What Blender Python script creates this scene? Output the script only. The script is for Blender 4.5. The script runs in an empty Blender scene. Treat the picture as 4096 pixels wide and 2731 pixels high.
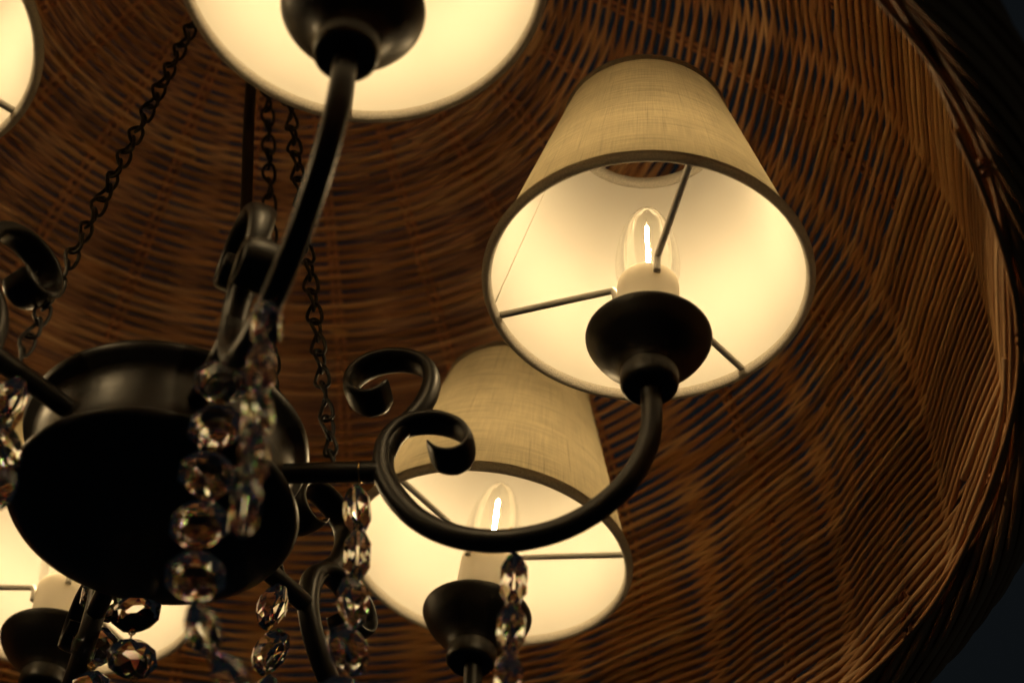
import bpy, math, random
from mathutils import Vector, Matrix
import numpy as np
random.seed(7)
RNG = np.random.default_rng(7)
PI = math.pi
scn = bpy.context.scene
COL = scn.collection

# ------------------------------------------------------------------ helpers
def link(o):
    COL.objects.link(o)
    return o

def adopt(o, parent):
    o.parent = parent
    o.matrix_parent_inverse = parent.matrix_world_sim if hasattr(parent, 'matrix_world_sim') else inv_of(parent)

WORLD = {}
def inv_of(p):
    return WORLD.get(p.name, Matrix.Identity(4)).inverted()

def obj(name, V, Fc, mat, parent=None, smooth=True, uv=None, tone=None):
    me = bpy.data.meshes.new(name)
    me.from_pydata([tuple(v) for v in V], [], [tuple(f) for f in Fc])
    me.update()
    if smooth:
        me.polygons.foreach_set('use_smooth', [True] * len(me.polygons))
    if uv is not None:
        lay = me.uv_layers.new(name='UVMap')
        li = np.zeros(len(me.loops), dtype=np.int32)
        me.loops.foreach_get('vertex_index', li)
        lay.data.foreach_set('uv', np.asarray(uv, dtype=np.float32)[li].ravel())
    if tone is not None:
        at = me.attributes.new('tone', 'FLOAT', 'POINT')
        at.data.foreach_set('value', np.asarray(tone, dtype=np.float32))
    me.materials.append(mat)
    o = bpy.data.objects.new(name, me)
    link(o)
    WORLD[o.name] = Matrix.Identity(4)
    if parent is not None:
        o.parent = parent
        o.matrix_parent_inverse = WORLD[parent.name].inverted()
    return o

def empty(name, loc, label, cat, group=None):
    o = bpy.data.objects.new(name, None)
    link(o)
    o.empty_display_size = 0.02
    o.location = loc
    WORLD[o.name] = Matrix.Translation(loc)
    tag(o, label, cat, group)
    return o

def tag(o, label, cat, group=None):
    o['label'] = label
    o['category'] = cat
    if group:
        o['group'] = group

class MB:
    """collects swept and turned shapes into one mesh"""
    def __init__(s):
        s.V = []; s.F = []; s.uv = []; s.tone = []
    def add(s, V, F, uv=None, tone=0.5):
        b = len(s.V)
        s.V += [tuple(v) for v in V]
        s.F += [tuple(i + b for i in f) for f in F]
        s.uv += list(uv) if uv is not None else [(0, 0)] * len(V)
        s.tone += [tone] * len(V)
    def build(s, name, mat, parent=None, smooth=True):
        return obj(name, s.V, s.F, mat, parent, smooth, s.uv, s.tone)

def catmull(P, n=8, closed=False):
    P = np.asarray(P, float)
    if closed:
        Q = np.vstack([P[-1:], P, P[:2]])
    else:
        Q = np.vstack([2 * P[0] - P[1], P, 2 * P[-1] - P[-2]])
    out = []
    m = len(P) if closed else len(P) - 1
    for i in range(m):
        a, b, c, d = Q[i], Q[i + 1], Q[i + 2], Q[i + 3]
        for k in range(n):
            t = k / n
            out.append(0.5 * ((2 * b) + (-a + c) * t + (2 * a - 5 * b + 4 * c - d) * t * t + (-a + 3 * b - 3 * c + d) * t ** 3))
    if not closed:
        out.append(P[-1])
    return np.array(out)

def sweep(P, rad, ns=8, side=None, rad2=None, power=2.0, closed=False, cap=True):
    """P (n,3); rad along the in-plane normal; rad2 along 'side'"""
    P = np.asarray(P, float)
    n = len(P)
    if closed:
        T = np.roll(P, -1, 0) - np.roll(P, 1, 0)
    else:
        T = np.gradient(P, axis=0)
    T /= np.maximum(np.linalg.norm(T, axis=1, keepdims=True), 1e-12)
    rad = np.full(n, rad) if np.isscalar(rad) else np.asarray(rad)
    rad2 = rad if rad2 is None else (np.full(n, rad2) if np.isscalar(rad2) else np.asarray(rad2))
    if side is None:
        a = np.array([0, 0, 1.0]) if abs(T[0][2]) < 0.9 else np.array([1.0, 0, 0])
        S = np.zeros((n, 3))
        s = np.cross(T[0], a); s /= np.linalg.norm(s)
        for i in range(n):
            s = s - T[i] * (s @ T[i]); s /= np.linalg.norm(s); S[i] = s
    else:
        S = np.tile(np.asarray(side, float), (n, 1)) if np.ndim(side) == 1 else np.asarray(side)
        S = S - T * (S * T).sum(1, keepdims=True)
        S /= np.linalg.norm(S, axis=1, keepdims=True)
    N = np.cross(T, S)
    a = np.linspace(0, 2 * PI, ns, endpoint=False)
    ca = np.sign(np.cos(a)) * np.abs(np.cos(a)) ** (2 / power)
    sa = np.sign(np.sin(a)) * np.abs(np.sin(a)) ** (2 / power)
    V = P[:, None, :] + S[:, None, :] * (rad2[:, None] * ca)[..., None] + N[:, None, :] * (rad[:, None] * sa)[..., None]
    L = np.concatenate([[0], np.cumsum(np.linalg.norm(np.diff(P, axis=0), axis=1))])
    uv = np.stack([np.tile(a / (2 * PI), (n, 1)), np.tile(L[:, None], (1, ns))], -1).reshape(-1, 2)
    V = V.reshape(-1, 3)
    F = []
    m = n if closed else n - 1
    for i in range(m):
        j = (i + 1) % n
        for k in range(ns):
            l = (k + 1) % ns
            F.append((i * ns + k, i * ns + l, j * ns + l, j * ns + k))
    if not closed and cap:
        F.append(tuple(range(ns))[::-1])
        F.append(tuple((n - 1) * ns + k for k in range(ns)))
    return V, F, uv

def lathe(prof, n=64, close=False):
    prof = np.asarray(prof, float)
    th = np.linspace(0, 2 * PI, n, endpoint=False)
    V = []; uv = []
    L = np.concatenate([[0], np.cumsum(np.linalg.norm(np.diff(prof, axis=0), axis=1))])
    for (r, z), l in zip(prof, L):
        r = max(r, 1e-5)
        for t in th:
            V.append((r * math.cos(t), r * math.sin(t), z)); uv.append((t / (2 * PI), l))
    F = []
    m = len(prof)
    rng = range(m) if close else range(m - 1)
    for i in rng:
        j = (i + 1) % m
        for k in range(n):
            l = (k + 1) % n
            F.append((i * n + k, i * n + l, j * n + l, j * n + k))
    return np.array(V), F, uv

def torus(R, r, n=64, ns=10, c=(0, 0, 0)):
    t = np.linspace(0, 2 * PI, n, endpoint=False)
    P = np.stack([R * np.cos(t) + c[0], R * np.sin(t) + c[1], 0 * t + c[2]], 1)
    return sweep(P, r, ns, side=(0, 0, 1), closed=True)

def xf(V, M):
    V = np.asarray(V)
    A = np.array(M)
    return V @ A[:3, :3].T + A[:3, 3]

# ------------------------------------------------------------------ materials
def newmat(name):
    m = bpy.data.materials.new(name)
    m.use_nodes = True
    nt = m.node_tree
    for n in list(nt.nodes):
        nt.nodes.remove(n)
    out = nt.nodes.new('ShaderNodeOutputMaterial')
    return m, nt, out

def N(nt, t, **kw):
    n = nt.nodes.new(t)
    for k, v in kw.items():
        if k.startswith('i_'):
            n.inputs[k[2:].replace('_', ' ')].default_value = v
        else:
            setattr(n, k, v)
    return n

def principled(nt, out, col=(.5, .5, .5), rough=.5, **kw):
    p = nt.nodes.new('ShaderNodeBsdfPrincipled')
    p.inputs['Base Color'].default_value = (*col, 1)
    p.inputs['Roughness'].default_value = rough
    for k, v in kw.items():
        p.inputs[k.replace('_', ' ')].default_value = v
    nt.links.new(p.outputs[0], out.inputs[0])
    return p

def ramp(nt, fac, stops):
    r = nt.nodes.new('ShaderNodeValToRGB')
    e = r.color_ramp.elements
    while len(e) < len(stops):
        e.new(0.5)
    for x, (p, c) in zip(e, stops):
        x.position = p; x.color = (*c, 1)
    nt.links.new(fac, r.inputs[0])
    return r

# blackened metal
m_black, nt, out = newmat('black_metal')
p = principled(nt, out, (.0105, .0095, .0085), .36, Metallic=0.0, Specular_IOR_Level=.5)
tc = N(nt, 'ShaderNodeTexCoord')
no = N(nt, 'ShaderNodeTexNoise'); no.inputs['Scale'].default_value = 260; no.inputs['Detail'].default_value = 5
nt.links.new(tc.outputs['Object'], no.inputs['Vector'])
no2 = N(nt, 'ShaderNodeTexNoise'); no2.inputs['Scale'].default_value = 38; no2.inputs['Detail'].default_value = 3
nt.links.new(tc.outputs['Object'], no2.inputs['Vector'])
mr = N(nt, 'ShaderNodeMapRange'); mr.inputs[1].default_value = .3; mr.inputs[2].default_value = .7; mr.inputs[3].default_value = .33; mr.inputs[4].default_value = .46
nt.links.new(no2.outputs[0], mr.inputs[0]); nt.links.new(mr.outputs[0], p.inputs['Roughness'])
bp = N(nt, 'ShaderNodeBump'); bp.inputs['Strength'].default_value = .22; bp.inputs['Distance'].default_value = .0006
nt.links.new(no.outputs[0], bp.inputs['Height']); nt.links.new(bp.outputs[0], p.inputs['Normal'])

# chain, darker and duller
m_chain, nt, out = newmat('chain_metal')
principled(nt, out, (.012, .010, .008), .5)

# white enamel wire
m_wire, nt, out = newmat('white_enamel')
principled(nt, out, (.62, .60, .55), .4)

# white plastic candle sleeve
m_sleeve, nt, out = newmat('candle_plastic')
p = principled(nt, out, (.90, .88, .82), .42)
tl = N(nt, 'ShaderNodeBsdfTranslucent'); tl.inputs[0].default_value = (.95, .90, .80, 1)
mx = N(nt, 'ShaderNodeMixShader'); mx.inputs[0].default_value = .5
nt.links.new(p.outputs[0], mx.inputs[1]); nt.links.new(tl.outputs[0], mx.inputs[2]); nt.links.new(mx.outputs[0], out.inputs[0])

# bulb glass: thin clear shell
m_bulb, nt, out = newmat('bulb_glass')
tr = N(nt, 'ShaderNodeBsdfTransparent'); tr.inputs[0].default_value = (.985, .985, .965, 1)
gl = N(nt, 'ShaderNodeBsdfGlossy'); gl.inputs['Roughness'].default_value = .04; gl.inputs[0].default_value = (1, 1, 1, 1)
fr = N(nt, 'ShaderNodeFresnel'); fr.inputs[0].default_value = 1.5
mm = N(nt, 'ShaderNodeMath', operation='MULTIPLY'); mm.inputs[1].default_value = .8
nt.links.new(fr.outputs[0], mm.inputs[0])
mx = N(nt, 'ShaderNodeMixShader')
nt.links.new(mm.outputs[0], mx.inputs[0]); nt.links.new(tr.outputs[0], mx.inputs[1]); nt.links.new(gl.outputs[0], mx.inputs[2]); nt.links.new(mx.outputs[0], out.inputs[0])

# glowing filament
m_fil, nt, out = newmat('filament_glow')
em = N(nt, 'ShaderNodeEmission'); em.inputs[0].default_value = (1, .703, .355, 1); em.inputs[1].default_value = FIL = 545.0
nt.links.new(em.outputs[0], out.inputs[0])

# shade liner: white styrene, soft translucency
m_liner, nt, out = newmat('shade_liner')
d = N(nt, 'ShaderNodeBsdfDiffuse'); d.inputs[0].default_value = (.90, .89, .86, 1)
t = N(nt, 'ShaderNodeBsdfTranslucent'); t.inputs[0].default_value = (.90, .87, .80, 1)
mx = N(nt, 'ShaderNodeMixShader'); mx.inputs[0].default_value = .43
nt.links.new(d.outputs[0], mx.inputs[1]); nt.links.new(t.outputs[0], mx.inputs[2]); nt.links.new(mx.outputs[0], out.inputs[0])

def cloth(name, trans, dark=1.0):
    m, nt, out = newmat(name)
    uv = N(nt, 'ShaderNodeUVMap')
    def threads(sx, sy, det, lo, hi, a, b):
        mp = N(nt, 'ShaderNodeMapping'); mp.inputs['Scale'].default_value = (sx, sy, 1)
        nt.links.new(uv.outputs[0], mp.inputs[0])
        n = N(nt, 'ShaderNodeTexNoise'); n.inputs['Scale'].default_value = 1; n.inputs['Detail'].default_value = det; n.inputs['Roughness'].default_value = .65
        n.noise_dimensions = '2D'
        nt.links.new(mp.outputs[0], n.inputs['Vector'])
        r = N(nt, 'ShaderNodeMapRange'); r.inputs[1].default_value = lo; r.inputs[2].default_value = hi; r.inputs[3].default_value = a; r.inputs[4].default_value = b
        nt.links.new(n.outputs[0], r.inputs[0])
        return r.outputs[0]
    # u = one turn, v = metres up the cone
    warp = threads(760, 40, 3, .25, .75, .86, 1.10)       # threads running up
    weft = threads(9, 1300, 3, .25, .75, .80, 1.13)         # threads running round
    slub = threads(6, 520, 2, .64, .80, 1.0, .72)          # darker slubs
    slub2 = threads(210, 12, 2, .64, .80, 1.0, .72)
    mott = threads(11, 30, 3, .3, .7, .9, 1.08)
    cur = warp
    for o2 in (weft, slub, slub2, mott):
        k = N(nt, 'ShaderNodeMath', operation='MULTIPLY')
        nt.links.new(cur, k.inputs[0]); nt.links.new(o2, k.inputs[1]); cur = k.outputs[0]
    c = N(nt, 'ShaderNodeMix', data_type='RGBA')
    c.blend_type = 'MULTIPLY'; c.inputs[0].default_value = 1
    c.inputs[6].default_value = (.665 * dark, .600 * dark, .435 * dark, 1)
    cb = N(nt, 'ShaderNodeCombineColor')
    for i in range(3):
        nt.links.new(cur, cb.inputs[i])
    nt.links.new(cb.outputs[0], c.inputs[7])
    d = N(nt, 'ShaderNodeBsdfDiffuse'); nt.links.new(c.outputs[2], d.inputs[0])
    t = N(nt, 'ShaderNodeBsdfTranslucent'); nt.links.new(c.outputs[2], t.inputs[0])
    mx = N(nt, 'ShaderNodeMixShader'); mx.inputs[0].default_value = trans
    bp = N(nt, 'ShaderNodeBump'); bp.inputs['Strength'].default_value = .35; bp.inputs['Distance'].default_value = .0005
    nt.links.new(cur, bp.inputs['Height']); nt.links.new(bp.outputs[0], d.inputs['Normal'])
    nt.links.new(d.outputs[0], mx.inputs[1]); nt.links.new(t.outputs[0], mx.inputs[2]); nt.links.new(mx.outputs[0], out.inputs[0])
    return m
m_cloth = cloth('linen_cloth', .68)
# folded hem tape
m_hem, nt, out = newmat('hem_fabric')
p = principled(nt, out, (.50, .45, .36), .9, Specular_IOR_Level=.1)
tc = N(nt, 'ShaderNodeTexCoord'); no = N(nt, 'ShaderNodeTexNoise'); no.inputs['Scale'].default_value = 1500; no.inputs['Detail'].default_value = 2
nt.links.new(tc.outputs['Object'], no.inputs['Vector'])
bp = N(nt, 'ShaderNodeBump'); bp.inputs['Strength'].default_value = .9; bp.inputs['Distance'].default_value = .0012
nt.links.new(no.outputs[0], bp.inputs['Height']); nt.links.new(bp.outputs[0], p.inputs['Normal'])
rr = ramp(nt, no.outputs[0], [(.3, (.42, .39, .34)), (.7, (.68, .63, .54))]); nt.links.new(rr.outputs[0], p.inputs['Base Color'])
t = N(nt, 'ShaderNodeBsdfTranslucent'); nt.links.new(rr.outputs[0], t.inputs[0])
mx = N(nt, 'ShaderNodeMixShader'); mx.inputs[0].default_value = .32
nt.links.new(p.outputs[0], mx.inputs[1]); nt.links.new(t.outputs[0], mx.inputs[2]); nt.links.new(mx.outputs[0], out.inputs[0])

# wicker
def wicker(name, a, b, c):
    m, nt, out = newmat(name)
    p = principled(nt, out, a, .52, Specular_IOR_Level=.35)
    uv = N(nt, 'ShaderNodeUVMap')
    mp = N(nt, 'ShaderNodeMapping'); mp.inputs['Scale'].default_value = (7, 30, 1); nt.links.new(uv.outputs[0], mp.inputs[0])
    n1 = N(nt, 'ShaderNodeTexNoise'); n1.inputs['Scale'].default_value = 1; n1.inputs['Detail'].default_value = 6; n1.inputs['Roughness'].default_value = .7
    nt.links.new(mp.outputs[0], n1.inputs['Vector'])
    at = N(nt, 'ShaderNodeAttribute'); at.attribute_name = 'tone'
    ad = N(nt, 'ShaderNodeMath', operation='MULTIPLY_ADD'); ad.inputs[1].default_value = .55
    nt.links.new(n1.outputs[0], ad.inputs[0])
    at2 = N(nt, 'ShaderNodeMath', operation='MULTIPLY'); at2.inputs[1].default_value = .6
    nt.links.new(at.outputs['Fac'], at2.inputs[0]); nt.links.new(at2.outputs[0], ad.inputs[2])
    r = ramp(nt, ad.outputs[0], [(.2, a), (.55, b), (.95, c)])
    # dark specks and scars in the bark
    mp2 = N(nt, 'ShaderNodeMapping'); mp2.inputs['Scale'].default_value = (3, 90, 1); nt.links.new(uv.outputs[0], mp2.inputs[0])
    n2 = N(nt, 'ShaderNodeTexNoise'); n2.inputs['Scale'].default_value = 1; n2.inputs['Detail'].default_value = 2
    nt.links.new(mp2.outputs[0], n2.inputs['Vector'])
    mr = N(nt, 'ShaderNodeMapRange'); mr.inputs[1].default_value = .68; mr.inputs[2].default_value = .76; mr.inputs[3].default_value = 1; mr.inputs[4].default_value = .35
    nt.links.new(n2.outputs[0], mr.inputs[0])
    cb = N(nt, 'ShaderNodeMix', data_type='RGBA'); cb.blend_type = 'MULTIPLY'; cb.inputs[0].default_value = 1
    nt.links.new(r.outputs[0], cb.inputs[6]); nt.links.new(mr.outputs[0], cb.inputs[7])
    nt.links.new(cb.outputs[2], p.inputs['Base Color'])
    bp = N(nt, 'ShaderNodeBump'); bp.inputs['Strength'].default_value = .5; bp.inputs['Distance'].default_value = .0006
    nt.links.new(n1.outputs[0], bp.inputs['Height']); nt.links.new(bp.outputs[0], p.inputs['Normal'])
    return m
m_weave = wicker('willow_strand', (.28, .145, .068), (.52, .268, .110), (.70, .45, .23))
m_stake = wicker('willow_stake', (.38, .155, .075), (.56, .25, .12), (.66, .35, .18))

# crystal with dispersion
m_crys, nt, out = newmat('cut_crystal')
cur = None
for c_, ior in (((.8, .1, .1, 1), 1.50), ((.1, .8, .1, 1), 1.525), ((.1, .1, .8, 1), 1.55)):
    g = N(nt, 'ShaderNodeBsdfGlass'); g.inputs['Color'].default_value = c_; g.inputs['Roughness'].default_value = 0.0; g.inputs['IOR'].default_value = ior
    if cur is None:
        cur = g.outputs[0]
    else:
        a = N(nt, 'ShaderNodeAddShader'); nt.links.new(cur, a.inputs[0]); nt.links.new(g.outputs[0], a.inputs[1]); cur = a.outputs[0]
g = N(nt, 'ShaderNodeBsdfGlass'); g.inputs['Roughness'].default_value = 0.0; g.inputs['IOR'].default_value = 1.56
mx = N(nt, 'ShaderNodeMixShader'); mx.inputs[0].default_value = .16
nt.links.new(g.outputs[0], mx.inputs[1]); nt.links.new(cur, mx.inputs[2]); nt.links.new(mx.outputs[0], out.inputs[0])

m_gold, nt, out = newmat('brass_pin')
principled(nt, out, (.75, .50, .18), .25, Metallic=1.0)

# ------------------------------------------------------------------ the wicker basket
R0, H0, HH, PP, QQ, NST = .4372, -.0385, .5525, 3.49, .762, 23
def rprof(h):
    return R0 * np.clip(1 - np.clip((h - H0) / HH, 0, 1) ** PP, 0, None) ** (1 / QQ)
hh = np.linspace(H0, H0 + HH * .9999, 6000)
rr_ = rprof(hh)
keep = rr_ > .035
hh, rr_ = hh[keep], rr_[keep]
ss = np.concatenate([[0], np.cumsum(np.hypot(np.diff(hh), np.diff(rr_)))])
SMAX = ss[-1]
PH0 = math.radians(3.0)
def mer(s):
    return np.interp(s, ss, rr_), np.interp(s, ss, hh)

basket = empty('wicker_basket', (0, 0, H0), 'large brown woven willow basket hung upside down as a dome over the chandelier', 'basket')
PITCH = .00370
AMP = .0043
mb = MB()
nrow = int(SMAX / PITCH)
per = NST * 9
# smooth wander of the strands
def wander(n, amp, k):
    c = RNG.normal(size=n // k + 4)
    x = np.arange(n) / k; i = x.astype(int); f = x - i; f = f * f * (3 - 2 * f)
    return (c[i] * (1 - f) + c[i + 1] * f) * amp
phi = -0.3
total = nrow * 2 * PI
while phi < total:
    length = RNG.uniform(1.1, 2.6) * 2 * PI
    e = min(phi + length, total)
    n = max(8, int((e - phi) / (2 * PI) * per))
    t = np.linspace(phi - RNG.uniform(.10, .25), e, n)
    s = t / (2 * PI) * PITCH + .0015 + wander(n, .00016, 34)
    s = np.clip(s, 0.0005, SMAX)
    r, h = mer(s)
    r2, h2 = mer(np.clip(s + .0015, 0, SMAX)); r1, h1 = mer(np.clip(s - .0015, 0, SMAX))
    tx, tz = r2 - r1, h2 - h1
    L = np.hypot(tx, tz) + 1e-9
    nx, nz = -tz / L, tx / L          # inward-facing normal
    amp = (AMP + .0024 * np.exp(-s / .22)) * (1 - .75 * np.exp(-s / .022)) * (0.9 + .2 * RNG.random()) + wander(n, .0003, 30)
    disp = amp * np.clip(1.08 * np.cos(NST * (t - PH0) / 2), -1, 1)
    # the cut ends stand proud of the weave
    k = min(14, n // 3)
    outw = RNG.choice([-1, 1])
    ease = np.zeros(n); ease[:k] = np.linspace(1, 0, k) ** 1.5
    disp = disp * (1 - ease) + outw * .0045 * ease
    r = r + nx * disp; h = h + nz * disp
    P = np.stack([r * np.cos(t), r * np.sin(t), h], 1)
    rad = (RNG.uniform(.00140, .00172) + .00052 * math.exp(-float(s[0]) / .28)) * (1 + wander(n, .06, 10))
    V, F, uv = sweep(P, rad, 6)
    mb.add(V, F, uv + np.array([RNG.random(), RNG.random() * 9]), float(np.clip(RNG.normal(.5, .28), 0, 1)))
    phi = e
# short cut ends of rods tucked beside the stakes
for i in range(150):
    k = RNG.integers(0, NST); s0 = RNG.uniform(.01, SMAX * .8)
    a = PH0 + 2 * PI * k / NST + RNG.uniform(-.02, .02)
    r, h = mer(s0)
    tilt_ = RNG.uniform(-.35, .35); ln_ = RNG.uniform(.010, .024)
    P = [( (r - .0052 - j * .0006) * math.cos(a + j * ln_ / 3 / r), (r - .0052 - j * .0006) * math.sin(a + j * ln_ / 3 / r), h + j * ln_ / 3 * tilt_) for j in range(-2, 3)]
    V, F, uv = sweep(P, RNG.uniform(.0013, .0019), 7)
    mb.add(V, F, uv + np.array([RNG.random(), RNG.random() * 9]), float(RNG.random()))
mb.build('weave', m_weave, basket)
for k in range(NST):
    a0 = PH0 + 2 * PI * k / NST + RNG.normal(0, .006)
    for sgn in (-1, 1):
        s = np.linspace(0, SMAX * .995, 90)
        r, h = mer(s)
        off = sgn * (.0027 + wander(90, .0005, 12)) * np.clip(r / .12, .35, 1)
        a = a0 + off / np.maximum(r, .02)
        P = np.stack([r * np.cos(a), r * np.sin(a), h], 1)
        V, F, uv = sweep(P, RNG.uniform(.0016, .0019), 6)
        st = MB(); st.add(V, F, uv + np.array([0, RNG.random() * 9]), float(RNG.uniform(.2, .9)))
        st.build('stake', m_stake, basket)
# rolled border of twisted strands round the mouth
mb = MB()
CR, CH = .4570, -.0260
for layer, (cnt, mr_, tw, rd) in enumerate(((7, .0045, 3, .0030), (13, .0105, -5, .0028), (17, .0150, 5, .0026))):
    for i in range(cnt):
        n = 420
        ph = 2 * PI * i / cnt
        t = np.linspace(0, 2 * PI, n, endpoint=False)
        q = ph + tw * t + wander(n, .05, 20) * np.sin(t / 2) 
        m_ = mr_ * (1 + .10 * np.sin(NST * t + ph * 3)) + .0006 * np.sin(7 * t + ph)
        r = CR + m_ * np.cos(q); h = CH + 1.12 * m_ * np.sin(q)
        P = np.stack([r * np.cos(t), r * np.sin(t), h], 1)
        V, F, uv = sweep(P, rd * RNG.uniform(.8, 1.1), 7, closed=True)
        mb.add(V, F, uv, float(RNG.uniform(.1, .8)))
mb.build('rim_border', m_weave, basket)
# metal mounting plate closing the crown of the basket
V, F, uv = lathe([(.004, .512), (.036, .512), (.038, .509), (.036, .506), (.004, .506)], 48)
mb = MB(); mb.add(V, F, uv)
V, F, uv = torus(.011, .0022, 32, 8); V = xf(V, Matrix.Translation((-.017, .0013, .497)) @ Matrix.Rotation(PI / 2, 4, 'X')); mb.add(V, F, uv)
mb.build('mounting_plate', m_black, basket)

# ------------------------------------------------------------------ the chandelier
chand = empty('chandelier', (0, 0, -.112), 'black iron six-arm chandelier with scrolled arms, linen shades and a round central bowl', 'chandelier')
prof = [(0, -.1125), (.03, -.112), (.052, -.1100), (.066, -.1062), (.0722, -.1020), (.0742, -.0990), (.0735, -.0972), (.0695, -.0962), (.0680, -.093),
        (.0668, -.085), (.0664, -.075), (.0666, -.066), (.0690, -.0605), (.0728, -.0575), (.0745, -.0545), (.0742, -.0520), (.071, -.0500), (.05, -.046), (.02, -.043), (.012, -.040), (0, -.040)]
V, F, uv = lathe(prof, 96)
mb = MB(); mb.add(V, F, uv); mb.build('bowl', m_black, chand)

C_PATH = [(.2530, -.0335), (.2537, -.0480), (.2535, -.0610), (.2514, -.0760), (.2457, -.0918), (.2360, -.1070), (.2225, -.1200), (.2060, -.1290), (.1860, -.1332), (.1683, -.1318), (.1521, -.1261),
          (.1372, -.1155), (.1258, -.1010), (.1185, -.0860), (.1166, -.0730), (.1178, -.0620), (.1240, -.0532), (.1335, -.0500), (.1443, -.0512), (.1552, -.0572), (.1608, -.0665), (.1592, -.0750),
          (.1530, -.0786), (.1455, -.0768), (.1405, -.0710)]
A_PATH = [(.1177, -.0735), (.1211, -.0604), (.1271, -.0499), (.1333, -.0404), (.1371, -.0297), (.138, -.0186), (.1346, -.0101), (.126, -.0043), (.1141, -.0025), (.1026, -.006), (.0956, -.0138),
          (.094, -.0224), (.0979, -.0298), (.1052, -.0332), (.1118, -.0312), (.1160, -.0250)]

def lamp_profile_cup():
    return [(0, -.0372), (.0110, -.0372), (.0138, -.0362), (.0150, -.0338), (.0152, -.0300), (.0150, -.0262), (.0155, -.0248), (.0168, -.0222), (.0198, -.0184), (.0242, -.0142), (.0286, -.0092), (.0317, -.0040),
            (.0331, -.0010), (.0334, .0008), (.0329, .0016), (.0318, .0010), (.0296, -.0040), (.0250, -.0090), (.0180, -.0110), (0, -.0112)]

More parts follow.
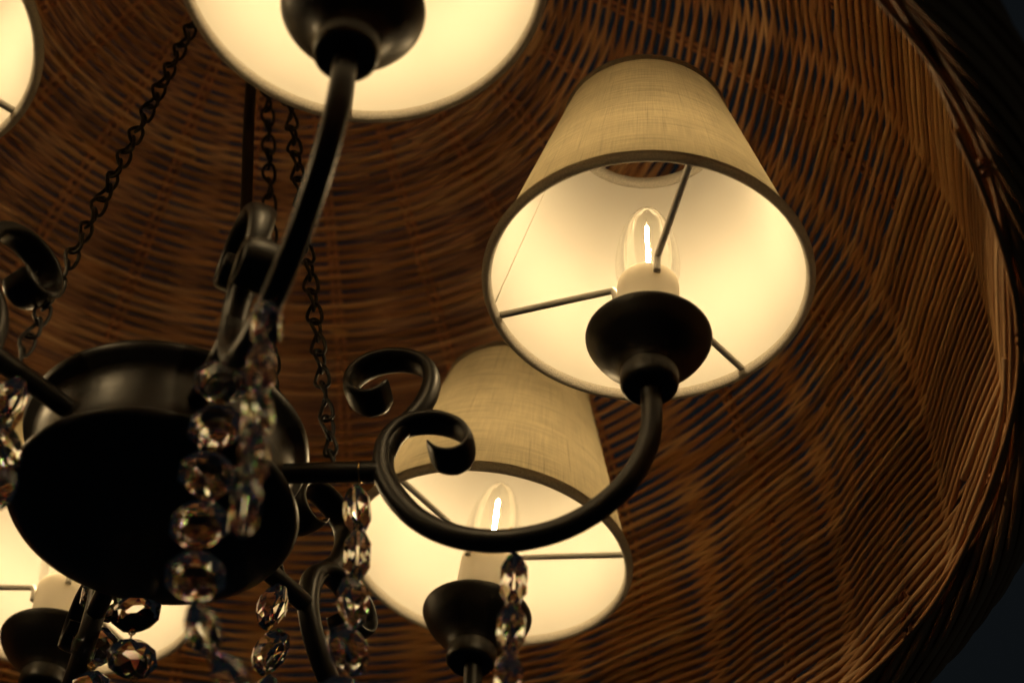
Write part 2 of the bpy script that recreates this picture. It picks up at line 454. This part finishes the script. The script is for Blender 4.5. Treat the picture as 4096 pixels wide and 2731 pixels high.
# azimuth, radius, lean of cup / shade about the y axis (deg), about x, spider-wire angles, label
LAMPS = [
    (-10.0, .2523, 0.0, 0.0, 0, (-80, 158, 47)),
    (50.7, .2590, 3.5, 5.2, 2.6, (-131, -12, 108)),
    (-68.4, .2598, 0.0, 0.0, -3.2, (95, -25, -145)),
    (111.7, .2642, 0.0, -1.5, 0, (176, 60, -70)),
    (-129.3, .2420, 0.0, 1.0, 0, (36, 156, -84)),
    (170.5, .2600, 0.0, 0.0, 0, (20, 140, -100)),
]
SHADE_LABEL = ['beige linen lampshade, whole in view', 'beige linen lampshade leaning slightly', None, None, None, None]
RB, RT, ZB, ZT = .0878, .0472, .0442, .1832
for li, (az, rad, lc, ls, lx, wires) in enumerate(LAMPS):
    a = math.radians(az)
    u = np.array([math.cos(a), math.sin(a), 0]); nrm = np.array([-math.sin(a), math.cos(a), 0])
    k = (rad - .117) / (.2527 - .117)
    def P3(path):
        p = catmull(path, 10)
        rho = np.where(p[:, 0] > .117, .117 + (p[:, 0] - .117) * k, p[:, 0])
        return u[None] * rho[:, None] + np.array([0, 0, 1.0])[None] * p[:, 1:2]
    arm = MB()
    # horizontal bar out of the bowl
    B = np.array([u * .060 + np.array([0, 0, -.0795]), u * .085 + np.array([0, 0, -.0805]), u * .119 + np.array([0, 0, -.0828])])
    V, F, uv = sweep(catmull(B, 6), .0054, 16, side=nrm); arm.add(V, F, uv)
    # main C sweep that ends in the inner curl
    P = P3(C_PATH); n = len(P); t = np.arange(n) / 10.0
    w = np.interp(t, [0, 13, 15, 18, 21, 23.2, 24], [.0055, .0058, .0064, .0090, .0098, .0100, .0092])
    th = np.interp(t, [0, 13, 15, 18, 21, 23, 24], [.0055, .0058, .0052, .0034, .0024, .0021, .0010])
    V, F, uv = sweep(P, th, 20, side=nrm, rad2=w, power=2.25); arm.add(V, F, uv)
    o_arm = arm.build('arm', m_black, chand)
    # upper scroll
    P = P3(A_PATH); n = len(P); t = np.arange(n) / 10.0
    w = np.interp(t, [0, 2, 4, 7, 12, 14.5, 15], [.0050, .0056, .0062, .0086, .0100, .0102, .0090])
    th = np.interp(t, [0, 2, 4, 7, 12, 14, 15], [.0042, .0050, .0050, .0036, .0026, .0024, .0012])
    sc = MB(); V, F, uv = sweep(P, th, 20, side=nrm, rad2=w, power=2.25); sc.add(V, F, uv)
    sc.build('scroll', m_black, o_arm)
    base = u * rad
    Tm = Matrix.Translation(Vector(base) + (Vector((-.0014, 0, .0036)) if li == 1 else Vector((0, 0, 0))))
    Mc = Tm @ Matrix.Translation((0, 0, -.035)) @ Matrix.Rotation(math.radians(lc), 4, 'Y') @ Matrix.Translation((0, 0, .035))
    Ms = Tm @ Matrix.Translation((0, 0, -.035)) @ Matrix.Rotation(math.radians(ls), 4, 'Y') @ Matrix.Rotation(math.radians(lx), 4, 'X') @ Matrix.Translation((0, 0, .035))
    cup = MB(); V, F, uv = lathe(catmull(lamp_profile_cup(), 3), 72); cup.add(xf(V, Mc), F, uv); cup.build('drip_cup', m_black, o_arm)
    # candle sleeve
    sl = MB(); V, F, uv = lathe([(.0168, -.012), (.0168, .0395), (.0166, .0415), (.0160, .0428), (.0150, .0432), (.0142, .0425), (.0140, .041), (.0140, .03)], 56)
    sl.add(xf(V, Ms), F, uv); sl.build('candle_sleeve', m_sleeve, chand)
    # bulb
    bl = MB(); V, F, uv = lathe(catmull([(.0120, .032), (.0150, .040), (.0172, .050), (.0178, .058), (.0172, .068), (.0150, .080), (.0118, .0905), (.0078, .0982), (.0040, .1022), (.0018, .1040), (.0002, .1046)], 4), 48)
    bl.add(xf(V, Ms), F, uv); ob = bl.build('light_bulb', m_bulb, chand)
    fl = MB()
    V, F, uv = sweep([(0.0004, 0, .0545), (.0002, 0, .068), (-.0002, 0, .080), (-.0003, 0, .0895)], .00100, 8); fl.add(xf(V, Ms), F, uv)
    fl.build('filament', m_fil, ob)
    gs = MB()
    V, F, uv = lathe([(.0135, .034), (.0128, .041), (.0100, .0455), (.0050, .0475), (.0022, .050), (.0018, .054), (0.0001, .0545)], 32); gs.add(xf(V, Ms), F, uv); gs.build('bulb_stem', m_sleeve, ob); gs = MB()
    V, F, uv = sweep([(-.0003, 0, .0895), (-.0005, 0, .094), (-.0002, 0, .0985)], .0003, 6); gs.add(xf(V, Ms), F, uv)
    gs.build('support_lead', m_wire, ob)
    # shade: cloth outside, white liner inside, both open cones a hair apart
    sh = MB()
    nv = 2
    def cone(rb, rt, zb, zt, seg=96, rows=10):
        V, F, uv = lathe([(rb + (rt - rb) * i / rows, zb + (zt - zb) * i / rows) for i in range(rows + 1)], seg)
        # duplicate seam so that the cloth pattern runs round without a jump
        V2 = []; UV2 = []; F2 = []
        for i in range(rows + 1):
            f = i / rows
            for j in range(seg + 1):
                th_ = 2 * PI * j / seg
                wob = 1 + .0035 * math.sin(3 * th_ + li) + .002 * math.sin(7 * th_ + 2 * li)
                r_ = (rb + (rt - rb) * f) * wob
                V2.append((r_ * math.cos(th_), r_ * math.sin(th_), zb + (zt - zb) * f)); UV2.append((j / seg + li * .37, f * .133 + li))
        for i in range(rows):
            for j in range(seg):
                F2.append((i * (seg + 1) + j, i * (seg + 1) + j + 1, (i + 1) * (seg + 1) + j + 1, (i + 1) * (seg + 1) + j))
        return np.array(V2), F2, UV2
    V, F, uv = cone(RB, RT, ZB, ZT)
    sh.add(xf(V, Ms), F, uv)
    osh = sh.build('lamp_shade', m_cloth, chand)
    if SHADE_LABEL[li]:
        osh['label'] = SHADE_LABEL[li]
    ln = MB(); V, F, uv = cone(RB - .0008, RT - .0008, ZB + .0005, ZT - .0005)
    ln.add(xf(V, Ms), F, uv)
    bq = math.radians(163 + 50 * li)
    V, F, uv = sweep([((RB - .001 + (RT - RB) * f) * math.cos(bq), (RB - .001 + (RT - RB) * f) * math.sin(bq), ZB + (ZT - ZB) * f) for f in np.linspace(.03, .97, 12)], .00035, 5)
    ln.add(xf(V, Ms), F, uv)
    ln.build('liner', m_liner, osh)
    V, F, uv = torus(RB - .0004, .0027, 144, 14, (0, 0, ZB)); V[:, 2] = ZB + (V[:, 2] - ZB) * 1.35
    hm = MB(); hm.add(xf(V, Ms), F, uv); hm.build('bottom_hem', m_hem, osh)
    V, F, uv = torus(RT - .0016, .0030, 112, 12, (0, 0, ZT)); V[:, 2] = ZT + (V[:, 2] - ZT) * 1.3
    hm = MB(); hm.add(xf(V, Ms), F, uv); hm.build('top_hem', m_hem, osh)
    for wa in wires:
        b = math.radians(wa); c_, s_ = math.cos(b), math.sin(b)
        pts = [(RB - .001, ZB + .0015), (.055, ZB + .0008), (.0225, ZB), (.0200, ZB - .0006), (.0188, ZB - .0028), (.0183, ZB - .0065), (.0181, ZB - .0105)]
        V, F, uv = sweep(catmull([(r_ * c_, r_ * s_, z_) for r_, z_ in pts], 5), .0020, 10)
        wr = MB(); wr.add(xf(V, Ms), F, uv); wr.build('spider_wire', m_wire, osh)

# ------------------------------------------------------------------ chains and cord
TOP = np.array([-.0170, .0013, .486])
def chain(az, rho, label):
    a = math.radians(az)
    B = np.array([rho * math.cos(a), rho * math.sin(a), -.0735])
    ch = empty('hanging_chain', tuple(B), label, 'chain', 'chains that carry the chandelier')
    D = TOP - B; L = np.linalg.norm(D); D /= L
    pitch = .0126
    n = int(L / pitch)
    side = np.cross(D, [0, 0, 1.0]); side /= np.linalg.norm(side)
    up2 = np.cross(side, D)
    hl, hw = .0080, .0040
    t = np.linspace(0, 2 * PI, 26, endpoint=False)
    x = np.sign(np.cos(t)) * np.abs(np.cos(t)) ** .8 * hl
    y = np.sign(np.sin(t)) * np.abs(np.sin(t)) ** .9 * hw * (1 - .18 * np.cos(t))
    for i in range(n + 1):
        c = B + D * (i * pitch * L / (n * pitch))
        rot = (PI / 2 if i % 2 else 0) + RNG.normal(0, .22) + .35
        tw = .55 * x / hl                     # curb-link twist
        ang = rot + tw
        P = c + D[None] * x[:, None] + (side[None] * np.cos(ang)[:, None] + up2[None] * np.sin(ang)[:, None]) * y[:, None]
        V, F, uv = sweep(P, .00105, 7, closed=True)
        m = MB(); m.add(V, F, uv); m.build('chain_link', m_chain, ch)
    return ch
chain(-10, .090, 'black chain reaching down to the horizontal bar just left of the two iron curls')
chain(50.7, .090, 'black chain running down beside the straight power cord')
chain(-129.3, .100, 'black chain slanting across the weave to the upper left arm')
P = catmull([(.0318, -.0187, -.044), (.021, -.010, .10), (.003, 0, .27), (.000, .0005, .40), (-.006, .001, .505)], 14)
cd = MB(); V, F, uv = sweep(P, .0035, 12); cd.add(V, F, uv)
o = cd.build('power_cord', m_chain); tag(o, 'thick straight black power cord dropping to the bowl behind the scroll', 'cord')
# ------------------------------------------------------------------ crystal strands
def bead_mesh(R=.0136, T=.0064):
    def ring(r, y, off=0.0, n=8):
        return [(r * math.cos(2 * PI * (k + off) / n + PI / 8), y, r * math.sin(2 * PI * (k + off) / n + PI / 8)) for k in range(n)]
    V = []; F = []
    rings = [ring(R * .48, -T), ring(R * .82, -T * .52, .5), ring(R, -T * .12), ring(R, T * .12), ring(R * .82, T * .52, .5), ring(R * .48, T)]
    for r in rings:
        V += r
    F.append(tuple(range(8)))
    def tri(a, b, offa, offb):
        # rings offset by half a step
        for k in range(8):
            l = (k + 1) % 8
            if offb > offa:
                F.append((a * 8 + k, b * 8 + k, a * 8 + l)); F.append((a * 8 + l, b * 8 + k, b * 8 + l))
            else:
                F.append((a * 8 + k, b * 8 + k, b * 8 + l)); F.append((a * 8 + k, b * 8 + l, a * 8 + l))
    tri(0, 1, 0, .5); tri(1, 2, .5, 0)
    for k in range(8):
        l = (k + 1) % 8
        F.append((16 + k, 24 + k, 24 + l, 16 + l))
    tri(3, 4, 0, .5); tri(4, 5, .5, 0)
    F.append(tuple(40 + k for k in range(8))[::-1])
    return V, F
bv, bf = bead_mesh()
bead_me = bpy.data.meshes.new('crystal_bead')
bead_me.from_pydata(bv, [], bf); bead_me.update(); bead_me.materials.append(m_crys)
import bmesh
bm = bmesh.new(); bm.from_mesh(bead_me); bmesh.ops.recalc_face_normals(bm, faces=bm.faces); bm.to_mesh(bead_me); bm.free()

def strand(label, pts, yaws, first=.017, pitch=.0292, size=1.0, hook=.0052):
    """pts: polyline from the hook downwards; yaws: turn of each bead"""
    A = np.asarray(pts, float)
    st = empty('crystal_strand', tuple(A[0]), label, 'crystal strand', 'crystal strands hanging from the chandelier')
    C = catmull(A, 12); L = np.concatenate([[0], np.cumsum(np.linalg.norm(np.diff(C, axis=0), axis=1))])
    def at(s):
        return np.array([np.interp(s, L, C[:, i]) for i in range(3)])
    # brass ring over the bar
    hk = MB()
    t = np.linspace(0, 2 * PI, 20, endpoint=False)
    P = np.stack([0 * t, hook * np.cos(t), hook * np.sin(t)], 1)
    yaw0 = random.uniform(-.5, .5)
    V, F, uv = sweep(P, .00045, 6, closed=True)
    V = xf(V, Matrix.Translation(Vector(A[0] + np.array([0, 0, hook * .55]))) @ Matrix.Rotation(yaw0, 4, 'Z'))
    hk.add(V, F, uv)
    V, F, uv = sweep([A[0] - np.array([0, 0, hook * .4]), at(first - .0122 * size)], .0004, 6); hk.add(V, F, uv)
    hk.build('brass_hook', m_gold, st)
    s = first
    for i, yw in enumerate(yaws):
        c = at(s); d = at(s + .01) - at(s - .01)
        if np.linalg.norm(d) < 1e-6:
            d = at(L[-1]) - at(L[-1] - .01)
        if s > L[-1]:
            d = C[-1] - C[-4]; d = d / np.linalg.norm(d); c = C[-1] + d * (s - L[-1])
        d = d / np.linalg.norm(d)
        b = bpy.data.objects.new('crystal_bead', bead_me); link(b)
        q = Vector((0, 0, -1)).rotation_difference(Vector(d)).to_matrix().to_4x4()
        M = Matrix.Translation(Vector(c)) @ q @ Matrix.Rotation(math.radians(yw), 4, 'Z') @ Matrix.Rotation(math.radians(random.uniform(-4, 4)), 4, 'Y') @ Matrix.Scale(size, 4)
        b.parent = st
        b.matrix_parent_inverse = WORLD[st.name].inverted()
        b.matrix_basis = M
        WORLD[b.name] = M
        # brass pin through to the next bead
        if i < len(yaws) - 1:
            pin = MB()
            V, F, uv = torus(.0017, .00050, 14, 5); V = xf(V, Matrix.Translation(Vector(c + d * .0138 * size)) @ Matrix.Rotation(PI / 2, 4, 'X') @ Matrix.Rotation(math.radians(yw), 4, 'Y')); pin.add(V, F, uv)
            V, F, uv = sweep([c + d * .0105 * size, c + d * .0186 * size], .00050, 5); pin.add(V, F, uv)
            pin.build('brass_pin', m_gold, st)
        s += pitch
    return st

strand('narrow crystal strand hung from the right-hand arm just left of its curls', [(.1040, -.0184, -.0850), (.1045, -.0184, -.1058), (.1071, -.0184, -.1296), (.1081, -.0184, -.1675), (.1085, -.0184, -.1983), (.1091, -.0184, -.2206)],
       [84, 93, 70, 48, 20], first=.0225, pitch=.0288)
strand('crystal strand hanging from the bottom of the large curved arm, over the lower lamp cup', [(.1827, -.0322, -.1350), (.1838, -.0322, -.1548), (.1838, -.0322, -.1835), (.1834, -.0322, -.2086), (.1834, -.0322, -.2328)],
       [90, 86, 94, 88], first=.0225)
strand('crystal strand hung from the lower arm at the edge of the bowl', [(.0600, .0746, -.0790), (.0572, .0746, -.0921), (.0601, .0746, -.1252), (.06, .0746, -.1558)],
       [-58, -44, -60], first=.0185, pitch=.0300)
strand('crystal strand of big round-looking drops hanging in front of the dark bowl', [(.0406, -.1056, -.0940), (.0422, -.1056, -.1079), (.0439, -.1056, -.134), (.0443, -.1056, -.1618), (.045, -.1056, -.1933), (.0472, -.1056, -.2231), (.0531, -.1056, -.2458), (.0589, -.1056, -.2636), (.073, -.1056, -.2814)],
       [8, -6, 12, -4, 6, 78, 86, 80], first=.0150, pitch=.0292, size=1.0)
strand('narrow crystal strand on the nearest arm, seen edge-on to the right of the big drops', [(.0715, -.1835, -.1345), (.0723, -.1835, -.1486), (.0721, -.1835, -.1646), (.0742, -.1835, -.1851), (.0752, -.1835, -.205), (.0762, -.1835, -.2219), (.0769, -.1835, -.2383), (.077, -.1835, -.2588)],
       [86, 92, 82, 90, 96], first=.0170, pitch=.0255, size=.9)
strand('crystal strand hung from the upper left arm at the left edge of the view', [(-.0622, -.0754, -.0785), (-.0629, -.0754, -.0943), (-.0614, -.0754, -.1159), (-.0583, -.0754, -.1395), (-.057, -.0754, -.16)],
       [-50, 56, -30], first=.0215)
strand('crystal strand beside the lower left lamp cup, partly behind the bowl', [(-.0405, .1130, -.0400), (-.0422, .1165, -.0662), (-.0411, .1165, -.0985), (-.0395, .1165, -.129), (-.038, .1165, -.15)],
       [24, 10, -20, 35], first=.0270, pitch=.0310)
strand('crystal strand hooked under the far rim of the bowl', [(-.0110, .0690, -.0990), (-.0115, .0660, -.112), (-.0085, .0640, -.1432), (.0015, .0620, -.1697)],
       [-8, 14, 30, 50], first=.0150, pitch=.0310)

# ------------------------------------------------------------------ world, camera
w = bpy.data.worlds.new('World'); scn.world = w; w.use_nodes = True
bg = w.node_tree.nodes['Background']; bg.inputs[0].default_value = (.0038, .0049, .0058, 1); bg.inputs[1].default_value = 1.0

cam_d = bpy.data.cameras.new('Camera'); cam = bpy.data.objects.new('Camera', cam_d); link(cam)
Rm = np.array([[0.99848147, 0.05508863, 0.0], [-0.03960584, 0.71785594, 0.69506419], [0.03829014, -0.69400871, 0.71894768]])
loc = (0.17682074, -0.79493363, -0.7844383)
M = Matrix(((Rm[0][0], -Rm[0][1], -Rm[0][2], loc[0]), (Rm[1][0], -Rm[1][1], -Rm[1][2], loc[1]), (Rm[2][0], -Rm[2][1], -Rm[2][2], loc[2]), (0, 0, 0, 1)))
cam.matrix_world = M
cam_d.sensor_width = 36; cam_d.lens = 36 * 4750 / 2352
cam_d.clip_start = .02; cam_d.clip_end = 50
cam_d.dof.use_dof = True; cam_d.dof.focus_distance = 1.15; cam_d.dof.aperture_fstop = 6.3
scn.camera = cam
scn.view_settings.view_transform = 'Standard'; scn.view_settings.look = 'None'; scn.view_settings.exposure = 0; scn.view_settings.gamma = 1
cy = scn.cycles
scn.render.engine = 'CYCLES'
cy.use_denoising = True
cy.max_bounces = 14; cy.transparent_max_bounces = 16; cy.transmission_bounces = 10; cy.diffuse_bounces = 8; cy.glossy_bounces = 5
cy.sample_clamp_indirect = 12; cy.caustics_reflective = False; cy.caustics_refractive = False
cy.use_light_tree = True
